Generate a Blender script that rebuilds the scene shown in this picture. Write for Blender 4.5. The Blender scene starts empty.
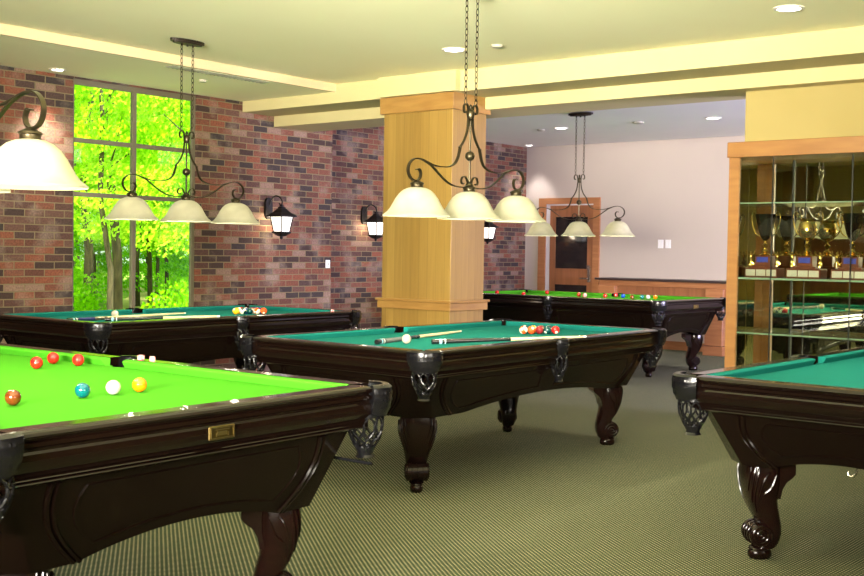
import bpy, bmesh, math, random
from mathutils import Vector, Matrix
random.seed(7)
PI = math.pi
S = bpy.context.scene
C = S.collection

# ------------------------------------------------------------------ camera
CAM = bpy.data.cameras.new('camera'); cam = bpy.data.objects.new('camera', CAM); C.objects.link(cam)
S.camera = cam
_f, _yaw, _pit, _rol = 1132.4, math.radians(38.66), math.radians(-1.8335), math.radians(0.8892)
F_ = Vector((math.cos(_yaw)*math.cos(_pit), math.sin(_yaw)*math.cos(_pit), math.sin(_pit)))
R_ = Vector((math.sin(_yaw), -math.cos(_yaw), 0)); U_ = R_.cross(F_)
R2 = R_*math.cos(_rol)+U_*math.sin(_rol); U2 = -R_*math.sin(_rol)+U_*math.cos(_rol)
M_ = Matrix((R2, U2, -F_)).transposed().to_4x4(); M_.translation = Vector((0, 0, 1.3117))
cam.matrix_world = M_
CAM.sensor_width = 36.0; CAM.lens = _f*36.0/864.0; CAM.clip_start = 0.05; CAM.clip_end = 300

# ------------------------------------------------------------------ world, sun, lights, exposure
W = bpy.data.worlds.new('sky'); S.world = W; W.use_nodes = True
bg = W.node_tree.nodes['Background']; bg.inputs[0].default_value = (0.86, 0.95, 0.80, 1); bg.inputs[1].default_value = 1.3
sl = bpy.data.lights.new('sun', 'SUN'); sl.energy = 21.0; sl.angle = 0.03; sl.color = (1, .97, .85)
so = bpy.data.objects.new('sun', sl); C.objects.link(so); so.rotation_euler = Vector((-.25, -.75, .95)).to_track_quat('Z', 'Y').to_euler()

def area(name, loc, target, sx, sy, e, col, spread=180):
    l = bpy.data.lights.new(name, 'AREA'); l.shape = 'RECTANGLE'; l.size = sx; l.size_y = sy; l.energy = e; l.color = col; l.spread = math.radians(spread)
    o = bpy.data.objects.new(name, l); C.objects.link(o); o.location = loc
    o.rotation_euler = (Vector(target)-Vector(loc)).to_track_quat('-Z', 'Y').to_euler()
    return o
# cool daylight in the back bay, then two added fills that brighten the ceiling
area('daylight_back_bay', (11.05, -1.9, 1.5), (11.2, 5.5, 2.75), 3.7, 1.2, 590, (.72, .66, 1.0), 110)
area('ceiling_fill_behind', (-2.4, 1.6, 1.75), (4.5, 4.6, 2.85), 4.0, 1.0, 680, (1, .94, .80), 62)  # added warm fill behind the viewer, no window there, aimed up at the ceiling
area('ceiling_fill_right', (3.2, -2.05, 1.75), (5.0, 4, 2.85), 5.0, 1.0, 130, (1, .93, .80), 62)  # weaker added fill beside the viewer, also without a window

S.view_settings.view_transform = 'Standard'; S.view_settings.look = 'None'
S.view_settings.exposure = 0.0; S.view_settings.gamma = 1.0; S.view_settings.use_curve_mapping = False

# ------------------------------------------------------------------ material helpers
MATS = {}
def srgb(r, g, b):
    def f(c):
        c /= 255.0
        return c/12.92 if c <= .04045 else ((c+.055)/1.055)**2.4
    return (f(r), f(g), f(b), 1)
def mat(name, col=(.5, .5, .5, 1), rough=.5, metal=0.0, spec=.5, coat=0, trans=0, emit=None, es=0, sheen=0):
    m = bpy.data.materials.new(name); m.use_nodes = True
    b = m.node_tree.nodes['Principled BSDF']
    b.inputs['Base Color'].default_value = col; b.inputs['Roughness'].default_value = rough; b.inputs['Metallic'].default_value = metal
    b.inputs['Specular IOR Level'].default_value = spec; b.inputs['Coat Weight'].default_value = coat; b.inputs['Coat Roughness'].default_value = .08
    b.inputs['Transmission Weight'].default_value = trans; b.inputs['Sheen Weight'].default_value = sheen
    if emit: b.inputs['Emission Color'].default_value = emit; b.inputs['Emission Strength'].default_value = es
    MATS[name] = m
    return m
def nt(m):
    t = m.node_tree; return t, t.nodes, t.links, t.nodes['Principled BSDF']
def node(t, k, **kw):
    n = t.nodes.new(k)
    for a, v in kw.items(): setattr(n, a, v)
    return n
def ramp(t, stops, interp='LINEAR'):
    r = t.nodes.new('ShaderNodeValToRGB'); r.color_ramp.interpolation = interp
    e = r.color_ramp.elements
    e[0].position, e[0].color = stops[0]; e[1].position, e[1].color = stops[1]
    for p, c in stops[2:]:
        x = e.new(p); x.color = c
    return r
def noise_mat(name, stops, scale=(5, 5, 5), rough=.5, detail=3, bump=0, **kw):
    m = mat(name, stops[0][1], rough, **kw); t, N, L, b = nt(m)
    tc = node(t, 'ShaderNodeTexCoord'); mp = node(t, 'ShaderNodeMapping'); mp.inputs['Scale'].default_value = scale
    nz = node(t, 'ShaderNodeTexNoise'); nz.inputs['Scale'].default_value = 1; nz.inputs['Detail'].default_value = detail
    r = ramp(t, stops); L.new(tc.outputs['Object'], mp.inputs[0]); L.new(mp.outputs[0], nz.inputs['Vector']); L.new(nz.outputs['Fac'], r.inputs[0]); L.new(r.outputs[0], b.inputs['Base Color'])
    if bump:
        bp = node(t, 'ShaderNodeBump'); bp.inputs['Strength'].default_value = bump; bp.inputs['Distance'].default_value = .002
        L.new(nz.outputs['Fac'], bp.inputs['Height']); L.new(bp.outputs[0], b.inputs['Normal'])
    return m

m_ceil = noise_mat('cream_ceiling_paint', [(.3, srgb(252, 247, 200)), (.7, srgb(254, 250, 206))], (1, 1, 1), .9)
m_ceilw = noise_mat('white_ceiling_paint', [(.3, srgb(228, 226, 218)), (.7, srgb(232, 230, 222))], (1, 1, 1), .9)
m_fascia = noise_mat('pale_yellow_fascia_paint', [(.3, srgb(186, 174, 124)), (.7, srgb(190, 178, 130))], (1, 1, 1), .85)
m_drop = mat('peach_fascia_paint', srgb(212, 190, 152), .85)
m_wall = noise_mat('beige_wall_paint', [(.3, srgb(184, 171, 160)), (.7, srgb(190, 177, 165))], (1, 1, 1), .9)
m_wally = noise_mat('ochre_wall_paint', [(.3, srgb(158, 141, 82)), (.7, srgb(164, 147, 90))], (1, 1, 1), .85)

def brick():
    m = mat('old_red_brick', (.3, .1, .06, 1), .85); t, N, L, b = nt(m)
    tc = node(t, 'ShaderNodeTexCoord'); sp = node(t, 'ShaderNodeSeparateXYZ'); cb = node(t, 'ShaderNodeCombineXYZ'); ad = node(t, 'ShaderNodeMath', operation='ADD')
    L.new(tc.outputs['Object'], sp.inputs[0]); L.new(sp.outputs[0], ad.inputs[0]); L.new(sp.outputs[1], ad.inputs[1]); L.new(ad.outputs[0], cb.inputs[0]); L.new(sp.outputs[2], cb.inputs[1])
    # wobble the courses a little
    nz0 = node(t, 'ShaderNodeTexNoise'); nz0.inputs['Scale'].default_value = 9; L.new(cb.outputs[0], nz0.inputs['Vector'])
    vm = node(t, 'ShaderNodeVectorMath', operation='SCALE'); vm.inputs['Scale'].default_value = .008; L.new(nz0.outputs['Color'], vm.inputs[0])
    va = node(t, 'ShaderNodeVectorMath', operation='ADD'); L.new(cb.outputs[0], va.inputs[0]); L.new(vm.outputs[0], va.inputs[1])
    br = node(t, 'ShaderNodeTexBrick'); br.offset = .5
    for k, v in dict(Scale=1.0, **{'Mortar Size': .0055, 'Mortar Smooth': .25, 'Bias': 0.0, 'Brick Width': .196, 'Row Height': .0653}).items(): br.inputs[k].default_value = v
    br.inputs['Color1'].default_value = (0, 0, 0, 1); br.inputs['Color2'].default_value = (1, 1, 1, 1)
    L.new(va.outputs[0], br.inputs['Vector'])
    pal = [(0, srgb(66, 46, 42)), (.12, srgb(124, 74, 56)), (.26, srgb(90, 60, 53)), (.38, srgb(138, 80, 58)), (.50, srgb(106, 74, 64)), (.60, srgb(60, 49, 49)), (.67, srgb(128, 80, 64)), (.78, srgb(144, 116, 102)), (.86, srgb(102, 62, 50)), (.94, srgb(80, 58, 54))]
    r = ramp(t, pal[:2], 'CONSTANT')
    for p, c in pal[2:]:
        x = r.color_ramp.elements.new(p); x.color = c
    L.new(br.outputs['Color'], r.inputs[0])
    nz = node(t, 'ShaderNodeTexNoise'); nz.inputs['Scale'].default_value = 3.2; nz.inputs['Detail'].default_value = 6; L.new(cb.outputs[0], nz.inputs['Vector'])
    rn = ramp(t, [(.52, (0, 0, 0, 1)), (.66, (1, 1, 1, 1))]); L.new(nz.outputs['Fac'], rn.inputs[0])
    ms = node(t, 'ShaderNodeMath', operation='MULTIPLY'); ms.inputs[1].default_value = .45; L.new(rn.outputs[0], ms.inputs[0])
    mw = node(t, 'ShaderNodeMixRGB'); mw.inputs[2].default_value = srgb(164, 148, 136); L.new(ms.outputs[0], mw.inputs[0]); L.new(r.outputs[0], mw.inputs[1])
    nf = node(t, 'ShaderNodeTexNoise'); nf.inputs['Scale'].default_value = 60; nf.inputs['Detail'].default_value = 3; L.new(cb.outputs[0], nf.inputs['Vector'])
    mm = node(t, 'ShaderNodeMixRGB', blend_type='OVERLAY'); mm.inputs[0].default_value = .7; L.new(mw.outputs[0], mm.inputs[1]); L.new(nf.outputs['Fac'], mm.inputs[2])
    mx = node(t, 'ShaderNodeMixRGB'); mx.inputs[2].default_value = srgb(134, 120, 92); L.new(br.outputs['Fac'], mx.inputs[0]); L.new(mm.outputs[0], mx.inputs[1])
    fin = node(t, 'ShaderNodeMixRGB', blend_type='MULTIPLY'); fin.inputs[0].default_value = 1; fin.inputs[2].default_value = (.76, .74, .68, 1); L.new(mx.outputs[0], fin.inputs[1]); L.new(fin.outputs[0], b.inputs['Base Color'])
    inv = node(t, 'ShaderNodeMath', operation='SUBTRACT'); inv.inputs[0].default_value = 1; L.new(br.outputs['Fac'], inv.inputs[1])
    a2 = node(t, 'ShaderNodeMath', operation='MULTIPLY_ADD'); a2.inputs[1].default_value = .25; L.new(nf.outputs['Fac'], a2.inputs[0]); L.new(inv.outputs[0], a2.inputs[2])
    bp = node(t, 'ShaderNodeBump'); bp.inputs['Strength'].default_value = .8; bp.inputs['Distance'].default_value = .008; L.new(a2.outputs[0], bp.inputs['Height']); L.new(bp.outputs[0], b.inputs['Normal'])
    return m
m_brick = brick()

def carpet():
    m = mat('green_dotted_carpet', srgb(98, 104, 72), .95, spec=.1); t, N, L, b = nt(m)
    tc = node(t, 'ShaderNodeTexCoord'); mp = node(t, 'ShaderNodeMapping'); mp.inputs['Rotation'].default_value = (0, 0, .0)
    L.new(tc.outputs['Object'], mp.inputs[0]); sp = node(t, 'ShaderNodeSeparateXYZ'); L.new(mp.outputs[0], sp.inputs[0])
    def sn(sock, ph=0, k=1):
        a = node(t, 'ShaderNodeMath', operation='MULTIPLY_ADD'); a.inputs[1].default_value = k; a.inputs[2].default_value = ph; L.new(sock, a.inputs[0])
        s = node(t, 'ShaderNodeMath', operation='SINE'); L.new(a.outputs[0], s.inputs[0]); return s.outputs[0]
    pr = node(t, 'ShaderNodeMath', operation='MULTIPLY'); L.new(sn(sp.outputs[0], 0, 2*PI/.023), pr.inputs[0]); L.new(sn(sp.outputs[1], 0, 2*PI/.030), pr.inputs[1])
    r = ramp(t, [(.48, (0, 0, 0, 1)), (.70, (1, 1, 1, 1))]); L.new(pr.outputs[0], r.inputs[0])
    r2 = ramp(t, [(.30, (0, 0, 0, 1)), (.75, (1, 1, 1, 1))]); ng = node(t, 'ShaderNodeMath', operation='MULTIPLY'); ng.inputs[1].default_value = -1; L.new(pr.outputs[0], ng.inputs[0]); L.new(ng.outputs[0], r2.inputs[0])
    nz = node(t, 'ShaderNodeTexNoise'); nz.inputs['Scale'].default_value = 40; nz.inputs['Detail'].default_value = 4; L.new(mp.outputs[0], nz.inputs['Vector'])
    base = ramp(t, [(.3, srgb(64, 74, 54)), (.7, srgb(82, 91, 69))]); L.new(nz.outputs['Fac'], base.inputs[0])
    m1 = node(t, 'ShaderNodeMixRGB'); m1.inputs[2].default_value = srgb(194, 182, 148); L.new(r.outputs[0], m1.inputs[0]); L.new(base.outputs[0], m1.inputs[1])
    m2 = node(t, 'ShaderNodeMixRGB'); m2.inputs[2].default_value = srgb(58, 69, 50); L.new(r2.outputs[0], m2.inputs[0]); L.new(m1.outputs[0], m2.inputs[1])
    L.new(m2.outputs[0], b.inputs['Base Color'])
    bp = node(t, 'ShaderNodeBump'); bp.inputs['Strength'].default_value = .5; bp.inputs['Distance'].default_value = .002; L.new(pr.outputs[0], bp.inputs['Height']); L.new(bp.outputs[0], b.inputs['Normal'])
    return m
m_carpet = carpet()

def planks(name, c1, c2, width, axis=0, rough=.45, coat=.15):
    m = mat(name, c1, rough, coat=coat); t, N, L, b = nt(m)
    tc = node(t, 'ShaderNodeTexCoord'); sp = node(t, 'ShaderNodeSeparateXYZ'); L.new(tc.outputs['Object'], sp.inputs[0])
    ad = node(t, 'ShaderNodeMath', operation='ADD'); L.new(sp.outputs[0], ad.inputs[0]); L.new(sp.outputs[1], ad.inputs[1])
    dv = node(t, 'ShaderNodeMath', operation='DIVIDE'); dv.inputs[1].default_value = width; L.new(ad.outputs[0], dv.inputs[0])
    fl = node(t, 'ShaderNodeMath', operation='FLOOR'); L.new(dv.outputs[0], fl.inputs[0]); fr = node(t, 'ShaderNodeMath', operation='FRACT'); L.new(dv.outputs[0], fr.inputs[0])
    wn = node(t, 'ShaderNodeTexWhiteNoise', noise_dimensions='1D'); L.new(fl.outputs[0], wn.inputs['W'])
    mp = node(t, 'ShaderNodeMapping'); mp.inputs['Scale'].default_value = (40, 40, 2.2); L.new(tc.outputs['Object'], mp.inputs[0])
    nz = node(t, 'ShaderNodeTexNoise'); nz.inputs['Scale'].default_value = 1; nz.inputs['Detail'].default_value = 4; L.new(mp.outputs[0], nz.inputs['Vector'])
    mx = node(t, 'ShaderNodeMixRGB'); mx.inputs[0].default_value = .5; L.new(wn.outputs[0], mx.inputs[1]); L.new(nz.outputs['Fac'], mx.inputs[2])
    r = ramp(t, [(.2, c1), (.8, c2)]); L.new(mx.outputs[0], r.inputs[0])
    g = ramp(t, [(0, (1, 1, 1, 1)), (.035, (0, 0, 0, 1))]); L.new(fr.outputs[0], g.inputs[0])
    gm = node(t, 'ShaderNodeMath', operation='MULTIPLY'); gm.inputs[1].default_value = .8; L.new(g.outputs[0], gm.inputs[0])
    dk = node(t, 'ShaderNodeMixRGB'); dk.inputs[2].default_value = tuple(x*.35 for x in c1[:3])+(1,); L.new(gm.outputs[0], dk.inputs[0]); L.new(r.outputs[0], dk.inputs[1])
    L.new(dk.outputs[0], b.inputs['Base Color'])
    return m
m_maple = planks('maple_planks', srgb(128, 98, 42), srgb(156, 124, 60), .098)
m_wood = noise_mat('honey_wood', [(.3, srgb(154, 100, 62)), (.7, srgb(174, 118, 76))], (3, 3, 30), .4, coat=.2)
m_woodc = noise_mat('cabinet_maple', [(.3, srgb(138, 94, 48)), (.7, srgb(156, 110, 58))], (3, 3, 18), .4, coat=.2)
m_woodh = noise_mat('maple_trim', [(.3, srgb(138, 100, 48)), (.7, srgb(156, 118, 60))], (4, 4, 20), .4, coat=.15)
m_door = noise_mat('brown_door_wood', [(.3, srgb(128, 80, 50)), (.7, srgb(150, 96, 62))], (20, 20, 2), .4, coat=.2)
m_dark = noise_mat('espresso_wood', [(.3, srgb(13, 6, 4)), (.7, srgb(18, 9, 6))], (3, 3, 3), .18, spec=.18)
m_rail = noise_mat('polished_espresso_rail', [(.3, srgb(13, 6, 4)), (.7, srgb(18, 9, 6))], (3, 3, 3), .15, coat=.22, spec=.25)
m_leg = noise_mat('mahogany_leg_wood', [(.3, srgb(17, 7, 5)), (.7, srgb(27, 11, 8))], (8, 8, 30), .2, coat=.15, spec=.3)
m_leather = noise_mat('black_leather', [(.3, srgb(10, 10, 12)), (.7, srgb(17, 16, 19))], (80, 80, 80), .26, bump=.3)
def cloth(name, c):
    m = noise_mat(name, [(.3, tuple(x*.94 for x in c[:3])+(1,)), (.7, c)], (90, 90, 90), .95, spec=.04)
    return m
m_green = cloth('bright_green_cloth', srgb(72, 152, 34))
m_teal = cloth('teal_cloth', srgb(24, 110, 100))
m_brass = mat('antique_brass', srgb(112, 96, 58), .35, 1.0)
m_iron = mat('bronze_iron', srgb(76, 68, 50), .38, .9)
m_irond = mat('dark_iron', srgb(44, 36, 28), .45, .6)
m_black = mat('black_metal', srgb(22, 20, 20), .5, .3)
m_gold = mat('trophy_gold', srgb(232, 196, 110), .15, 1.0)
m_chrome = mat('brushed_nickel', srgb(190, 186, 178), .25, 1.0)
m_white = mat('white_plastic', srgb(238, 236, 232), .4)
m_blue = mat('blue_plate', srgb(40, 50, 140), .4)
m_cup = mat('dark_cup_metal', srgb(58, 52, 44), .15, .9)
m_plate = mat('engraved_plate', srgb(200, 196, 180), .35, .7)
m_trwood = mat('trophy_wood', srgb(92, 48, 30), .3, coat=.3)
m_frame = mat('taupe_window_frame', srgb(104, 96, 76), .5)
m_can = mat('recessed_lamp', (1, 1, 1, 1), .5, emit=(1, .96, .9, 1), es=9)
m_canw = mat('white_lamp_trim', srgb(240, 236, 226), .5)
m_bulb = mat('bulb_glow', (1, 1, 1, 1), .5, emit=(1, .86, .62, 1), es=10)
m_mirror = mat('mirror', (.92, .86, .70, 1), .02, 1.0)
m_shelf = mat('green_edged_glass_shelf', srgb(120, 140, 118), .05, spec=.6)
m_vent = mat('grey_vent', srgb(150, 150, 128), .6)
m_cue_l = mat('pale_cue_maple', srgb(232, 208, 158), .3, coat=.4)
m_cue_d = mat('black_cue_butt', srgb(20, 20, 22), .25, coat=.4)
m_cue_w = mat('grey_linen_wrap', srgb(96, 98, 96), .8)
m_cue_s = mat('pale_blue_cue_ring', srgb(150, 200, 220), .3)
m_chalk = mat('red_chalk_label', srgb(222, 116, 116), .8)
m_chalkw = mat('white_chalk_label', srgb(236, 226, 222), .8)

def thin_glass(name, tint, refl=.08, rough=0.0):
    m = bpy.data.materials.new(name); m.use_nodes = True; t = m.node_tree; t.nodes.clear()
    o = node(t, 'ShaderNodeOutputMaterial'); mx = node(t, 'ShaderNodeMixShader'); tr = node(t, 'ShaderNodeBsdfTransparent'); gl = node(t, 'ShaderNodeBsdfGlossy')
    tr.inputs[0].default_value = tint; gl.inputs['Roughness'].default_value = rough
    fr = node(t, 'ShaderNodeLayerWeight'); fr.inputs[0].default_value = .25
    ml = node(t, 'ShaderNodeMath', operation='MULTIPLY_ADD'); ml.inputs[1].default_value = .5; ml.inputs[2].default_value = refl*.4
    t.links.new(fr.outputs['Fresnel'], ml.inputs[0]); t.links.new(ml.outputs[0], mx.inputs[0]); t.links.new(tr.outputs[0], mx.inputs[1]); t.links.new(gl.outputs[0], mx.inputs[2]); t.links.new(mx.outputs[0], o.inputs[0])
    return m
m_glass = thin_glass('cabinet_glass', (.95, .97, .92, 1))
m_pane = thin_glass('window_glass', (.97, 1, .95, 1), .04)
m_doorglass = mat('dark_door_glass', srgb(28, 24, 24), .08, spec=.7)

def shade_mat():
    m = bpy.data.materials.new('alabaster_shade_glass'); m.use_nodes = True; t = m.node_tree; t.nodes.clear()
    o = node(t, 'ShaderNodeOutputMaterial'); a = node(t, 'ShaderNodeAddShader'); mx = node(t, 'ShaderNodeMixShader')
    d = node(t, 'ShaderNodeBsdfDiffuse'); tl = node(t, 'ShaderNodeBsdfTranslucent'); e = node(t, 'ShaderNodeEmission')
    tc = node(t, 'ShaderNodeTexCoord'); nz = node(t, 'ShaderNodeTexNoise'); nz.inputs['Scale'].default_value = 9; nz.inputs['Detail'].default_value = 5
    r = ramp(t, [(.35, (.38, .36, .25, 1)), (.65, (.44, .42, .30, 1))]); t.links.new(tc.outputs['Object'], nz.inputs['Vector']); t.links.new(nz.outputs['Fac'], r.inputs[0])
    for n_ in (d, tl): t.links.new(r.outputs[0], n_.inputs[0])
    t.links.new(r.outputs[0], e.inputs[0]); e.inputs[1].default_value = .36
    mx.inputs[0].default_value = .35
    t.links.new(d.outputs[0], mx.inputs[1]); t.links.new(tl.outputs[0], mx.inputs[2]); t.links.new(mx.outputs[0], a.inputs[0]); t.links.new(e.outputs[0], a.inputs[1]); t.links.new(a.outputs[0], o.inputs[0])
    return m
m_shade = shade_mat()
m_sconce = mat('lit_seeded_glass', (1, .98, .92, 1), .4, emit=(1, .93, .8, 1), es=1.6)

# ------------------------------------------------------------------ mesh helpers
def obj(name, bm, m, parent=None, smooth=False, loc=None):
    me = bpy.data.meshes.new(name)
    bmesh.ops.recalc_face_normals(bm, faces=bm.faces[:])
    if smooth:
        for f in bm.faces: f.smooth = True
    bm.to_mesh(me); bm.free()
    for x in (m if isinstance(m, (list, tuple)) else [m]): me.materials.append(x)
    o = bpy.data.objects.new(name, me); C.objects.link(o)
    if parent: o.parent = parent
    if loc: o.location = loc
    if smooth: 
        try: me.set_sharp_from_angle(angle=math.radians(40))
        except Exception: pass
    return o
def B(): return bmesh.new()
def box(bm, x0, x1, y0, y1, z0, z1, mi=0):
    v = [bm.verts.new((x, y, z)) for x in (x0, x1) for y in (y0, y1) for z in (z0, z1)]
    for q in ((0, 1, 3, 2), (4, 6, 7, 5), (0, 4, 5, 1), (2, 3, 7, 6), (0, 2, 6, 4), (1, 5, 7, 3)):
        f = bm.faces.new([v[i] for i in q]); f.material_index = mi
    return v
def bbox(bm, x0, x1, y0, y1, z0, z1, w=.005, seg=1):
    v = box(bm, x0, x1, y0, y1, z0, z1)
    es = list({e for a in v for e in a.link_edges})
    bmesh.ops.bevel(bm, geom=es, offset=w, segments=seg, affect='EDGES')
def lathe(bm, prof, n=24, c=(0, 0), mi=0, cap=True):
    rings = []
    for r, z in prof:
        rings.append([bm.verts.new((c[0]+r*math.cos(2*PI*i/n), c[1]+r*math.sin(2*PI*i/n), z)) for i in range(n)])
    for a, b in zip(rings, rings[1:]):
        for i in range(n):
            f = bm.faces.new((a[i], a[(i+1) % n], b[(i+1) % n], b[i])); f.material_index = mi
    if cap:
        for rr in (rings[0], rings[-1]):
            f = bm.faces.new(rr); f.material_index = mi
def frames(pts, closed=False):
    n = len(pts); out = []
    pv = None
    for i in range(n):
        if closed: t = (pts[(i+1) % n]-pts[i-1]).normalized()
        else: t = (pts[min(i+1, n-1)]-pts[max(i-1, 0)]).normalized()
        if pv is None:
            a = Vector((0, 0, 1)) if abs(t.z) < .9 else Vector((1, 0, 0))
            nrm = t.cross(a).normalized()
        else:
            nrm = pv-t*pv.dot(t)
            nrm = nrm.normalized() if nrm.length > 1e-6 else t.orthogonal().normalized()
        pv = nrm
        out.append((t, nrm, t.cross(nrm)))
    return out
def tube(bm, pts, r, n=8, closed=False, flat=1.0, mi=0):
    pts = [Vector(p) for p in pts]; fr = frames(pts, closed); rings = []
    for i, (p, (t, a, b)) in enumerate(zip(pts, fr)):
        rr = r[i] if isinstance(r, (list, tuple)) else r
        rings.append([bm.verts.new(p+a*rr*math.cos(2*PI*k/n)+b*rr*flat*math.sin(2*PI*k/n)) for k in range(n)])
    m = len(rings)
    for i in range(m if closed else m-1):
        A, D = rings[i], rings[(i+1) % m]
        for k in range(n):
            f = bm.faces.new((A[k], A[(k+1) % n], D[(k+1) % n], D[k])); f.material_index = mi
    if not closed:
        bm.faces.new(rings[0]); bm.faces.new(rings[-1])
def ribbon(bm, pts2, w, th, y=0):
    """flat iron strap following a path in the XZ plane; w = width along Y, th = thickness in plane"""
    n = len(pts2); rings = []
    for i in range(n):
        a = Vector(pts2[max(i-1, 0)]); b = Vector(pts2[min(i+1, n-1)]); t = (b-a).normalized(); nr = Vector((-t.y, t.x)); p = Vector(pts2[i])
        q = []
        for s, yy in ((1, -1), (1, 1), (-1, 1), (-1, -1)):
            pp = p+nr*(th/2*s); q.append(bm.verts.new((pp.x, y+yy*w/2, pp.y)))
        rings.append(q)
    for A, D in zip(rings, rings[1:]):
        for k in range(4): bm.faces.new((A[k], A[(k+1) % 4], D[(k+1) % 4], D[k]))
    bm.faces.new(rings[0]); bm.faces.new(rings[-1])
def spline(p, k=5):
    out = []; n = len(p)
    P = [Vector(x) for x in p]
    for i in range(n-1):
        a, b, c, d = P[max(i-1, 0)], P[i], P[i+1], P[min(i+2, n-1)]
        for j in range(k):
            t = j/k
            out.append(.5*((2*b)+(c-a)*t+(2*a-5*b+4*c-d)*t*t+(3*b-a-3*c+d)*t*t*t))
    out.append(P[-1]); return out
def empty(name, loc=(0, 0, 0), rz=0, label=None, cat=None, group=None):
    o = bpy.data.objects.new(name, None); o.empty_display_size = .1; C.objects.link(o); o.location = loc; o.rotation_euler = (0, 0, rz)
    if label: tag(o, label, cat, group)
    return o
def tag(o, label, cat, group=None, kind=None):
    if label: o['label'] = label
    if cat: o['category'] = cat
    if group: o['group'] = group
    if kind: o['kind'] = kind
    return o
def struct(name, bm, m, parent=None):
    o = obj(name, bm, m, parent)
    if not parent: o['kind'] = 'structure'
    return o
KIDS = {}
def copy_tree(o, parent=None, kids=None):
    if kids is None:
        kids = {}
        for x in bpy.data.objects:
            if x.parent: kids.setdefault(x.parent.name, []).append(x)
    c = o.copy(); C.objects.link(c)
    if parent: c.parent = parent
    for ch in kids.get(o.name, []): copy_tree(ch, c, kids)
    return c

# ------------------------------------------------------------------ the room
WY, W2, WH = 8.926, 9.70, 3.02
XW, YS, XB = -2.6, -2.2, 14.386
XC = 8.587            # wall above the trophy cabinet
b = B(); box(b, XW-.2, XB+.2, YS-.2, W2+.2, -.12, 0); struct('floor', b, m_carpet)
b = B(); box(b, XW-.2, 7.967, YS-.2, WY+.25, 2.912, 3.02); struct('ceiling', b, m_ceil)
b = B(); box(b, XW, 7.967, 7.61, WY, 2.8372, 2.9118); o = struct('ceiling', b, [m_ceil])
b = B(); box(b, XW, 7.966, 7.595, 7.609, 2.834, 2.9118); struct('trim_1', b, m_drop)
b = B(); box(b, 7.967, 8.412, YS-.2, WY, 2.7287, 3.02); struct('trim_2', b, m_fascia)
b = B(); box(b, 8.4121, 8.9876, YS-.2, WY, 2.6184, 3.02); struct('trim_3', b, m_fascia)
b = B(); box(b, 8.9877, XB+.2, YS-.2, W2+.2, 2.921, 3.02); struct('ceiling', b, m_ceilw)
b = B(); box(b, XW-.4, XB+.6, YS-.4, W2+.6, 3.021, 3.25); struct('ceiling', b, m_ceilw)
# brick walls
b = B()
box(b, XW, 5.955, WY, WY+.08, 0, 3.02); box(b, 7.372, 9.316, WY, WY+.08, 0, 3.02); box(b, 5.955, 7.372, WY, WY+.08, 0, .55); box(b, 5.955, 7.372, WY, WY+.08, 2.825, 3.02)
box(b, 9.22, 9.316, WY+.08, W2+.2, 0, 3.02)
struct('wall_left', b, m_brick)
b = B(); box(b, 9.316, XB+.2, W2, W2+.2, 0, 2.921); struct('wall_left_alcove', b, m_brick)
b = B(); box(b, XB, XB+.2, YS-.2, W2, 0, 2.921)
struct('wall_back', b, m_wall)
b = B(); box(b, XC, 8.86, YS-.2, 3.713, 0, 2.6184); struct('wall_right', b, m_wally)
b = B(); box(b, XW-.2, XB+.2, YS-.2, YS, 0, 3.02); struct('wall_front', b, m_wally)
b = B(); box(b, XW-.2, XW, YS, WY+.25, 0, 3.02); struct('wall_near', b, m_wally)
# wood panelling, dark doorway and sofa niche on the wall seen in the mirror
b = B()
for y in (1.2, 3.3, 5.4, 7.5): box(b, XW+.001, XW+.14, y-.25, y+.25, 0, 2.912)
struct('trim_4', b, m_maple)
b = B()
box(b, XW+.001, XW+.06, 1.46, 3.04, .0, 1.9); box(b, XW+.001, XW+.06, 3.56, 5.14, 0, 1.9); box(b, XW+.001, XW+.06, 5.66, 7.24, 0, 1.9)
struct('trim_5', b, m_door)
# box around the beam over the column
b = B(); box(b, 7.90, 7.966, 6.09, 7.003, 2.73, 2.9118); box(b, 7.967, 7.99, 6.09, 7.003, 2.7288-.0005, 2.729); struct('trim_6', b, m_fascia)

# window with mullions
b = B()
fy0, fy1 = WY+.03, WY+.065
def bar(x0, x1, z0, z1): box(b, x0, x1, fy0, fy1, z0, z1)
bar(5.955, 5.985, .55, 2.825); bar(7.335, 7.372, .55, 2.825); bar(5.985, 7.335, 2.775, 2.825); bar(5.985, 7.335, .55, .60)
box(b, 6.622, 6.662, fy0-.004, fy1+.004, .60, 2.775)
for z in (2.275, 1.785):
    bar(5.985, 6.622, z-.02, z+.02); bar(6.662, 7.335, z-.02, z+.02)
win = struct('window_1', b, m_frame)
zz = [(.60, 1.765), (1.805, 2.255), (2.295, 2.775)]
for x0, x1 in ((5.985, 6.622), (6.662, 7.335)):
    for z0, z1 in zz:
        b = B(); box(b, x0, x1, WY+.045, WY+.051, z0, z1); obj('pane', b, m_pane, win)

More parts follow.
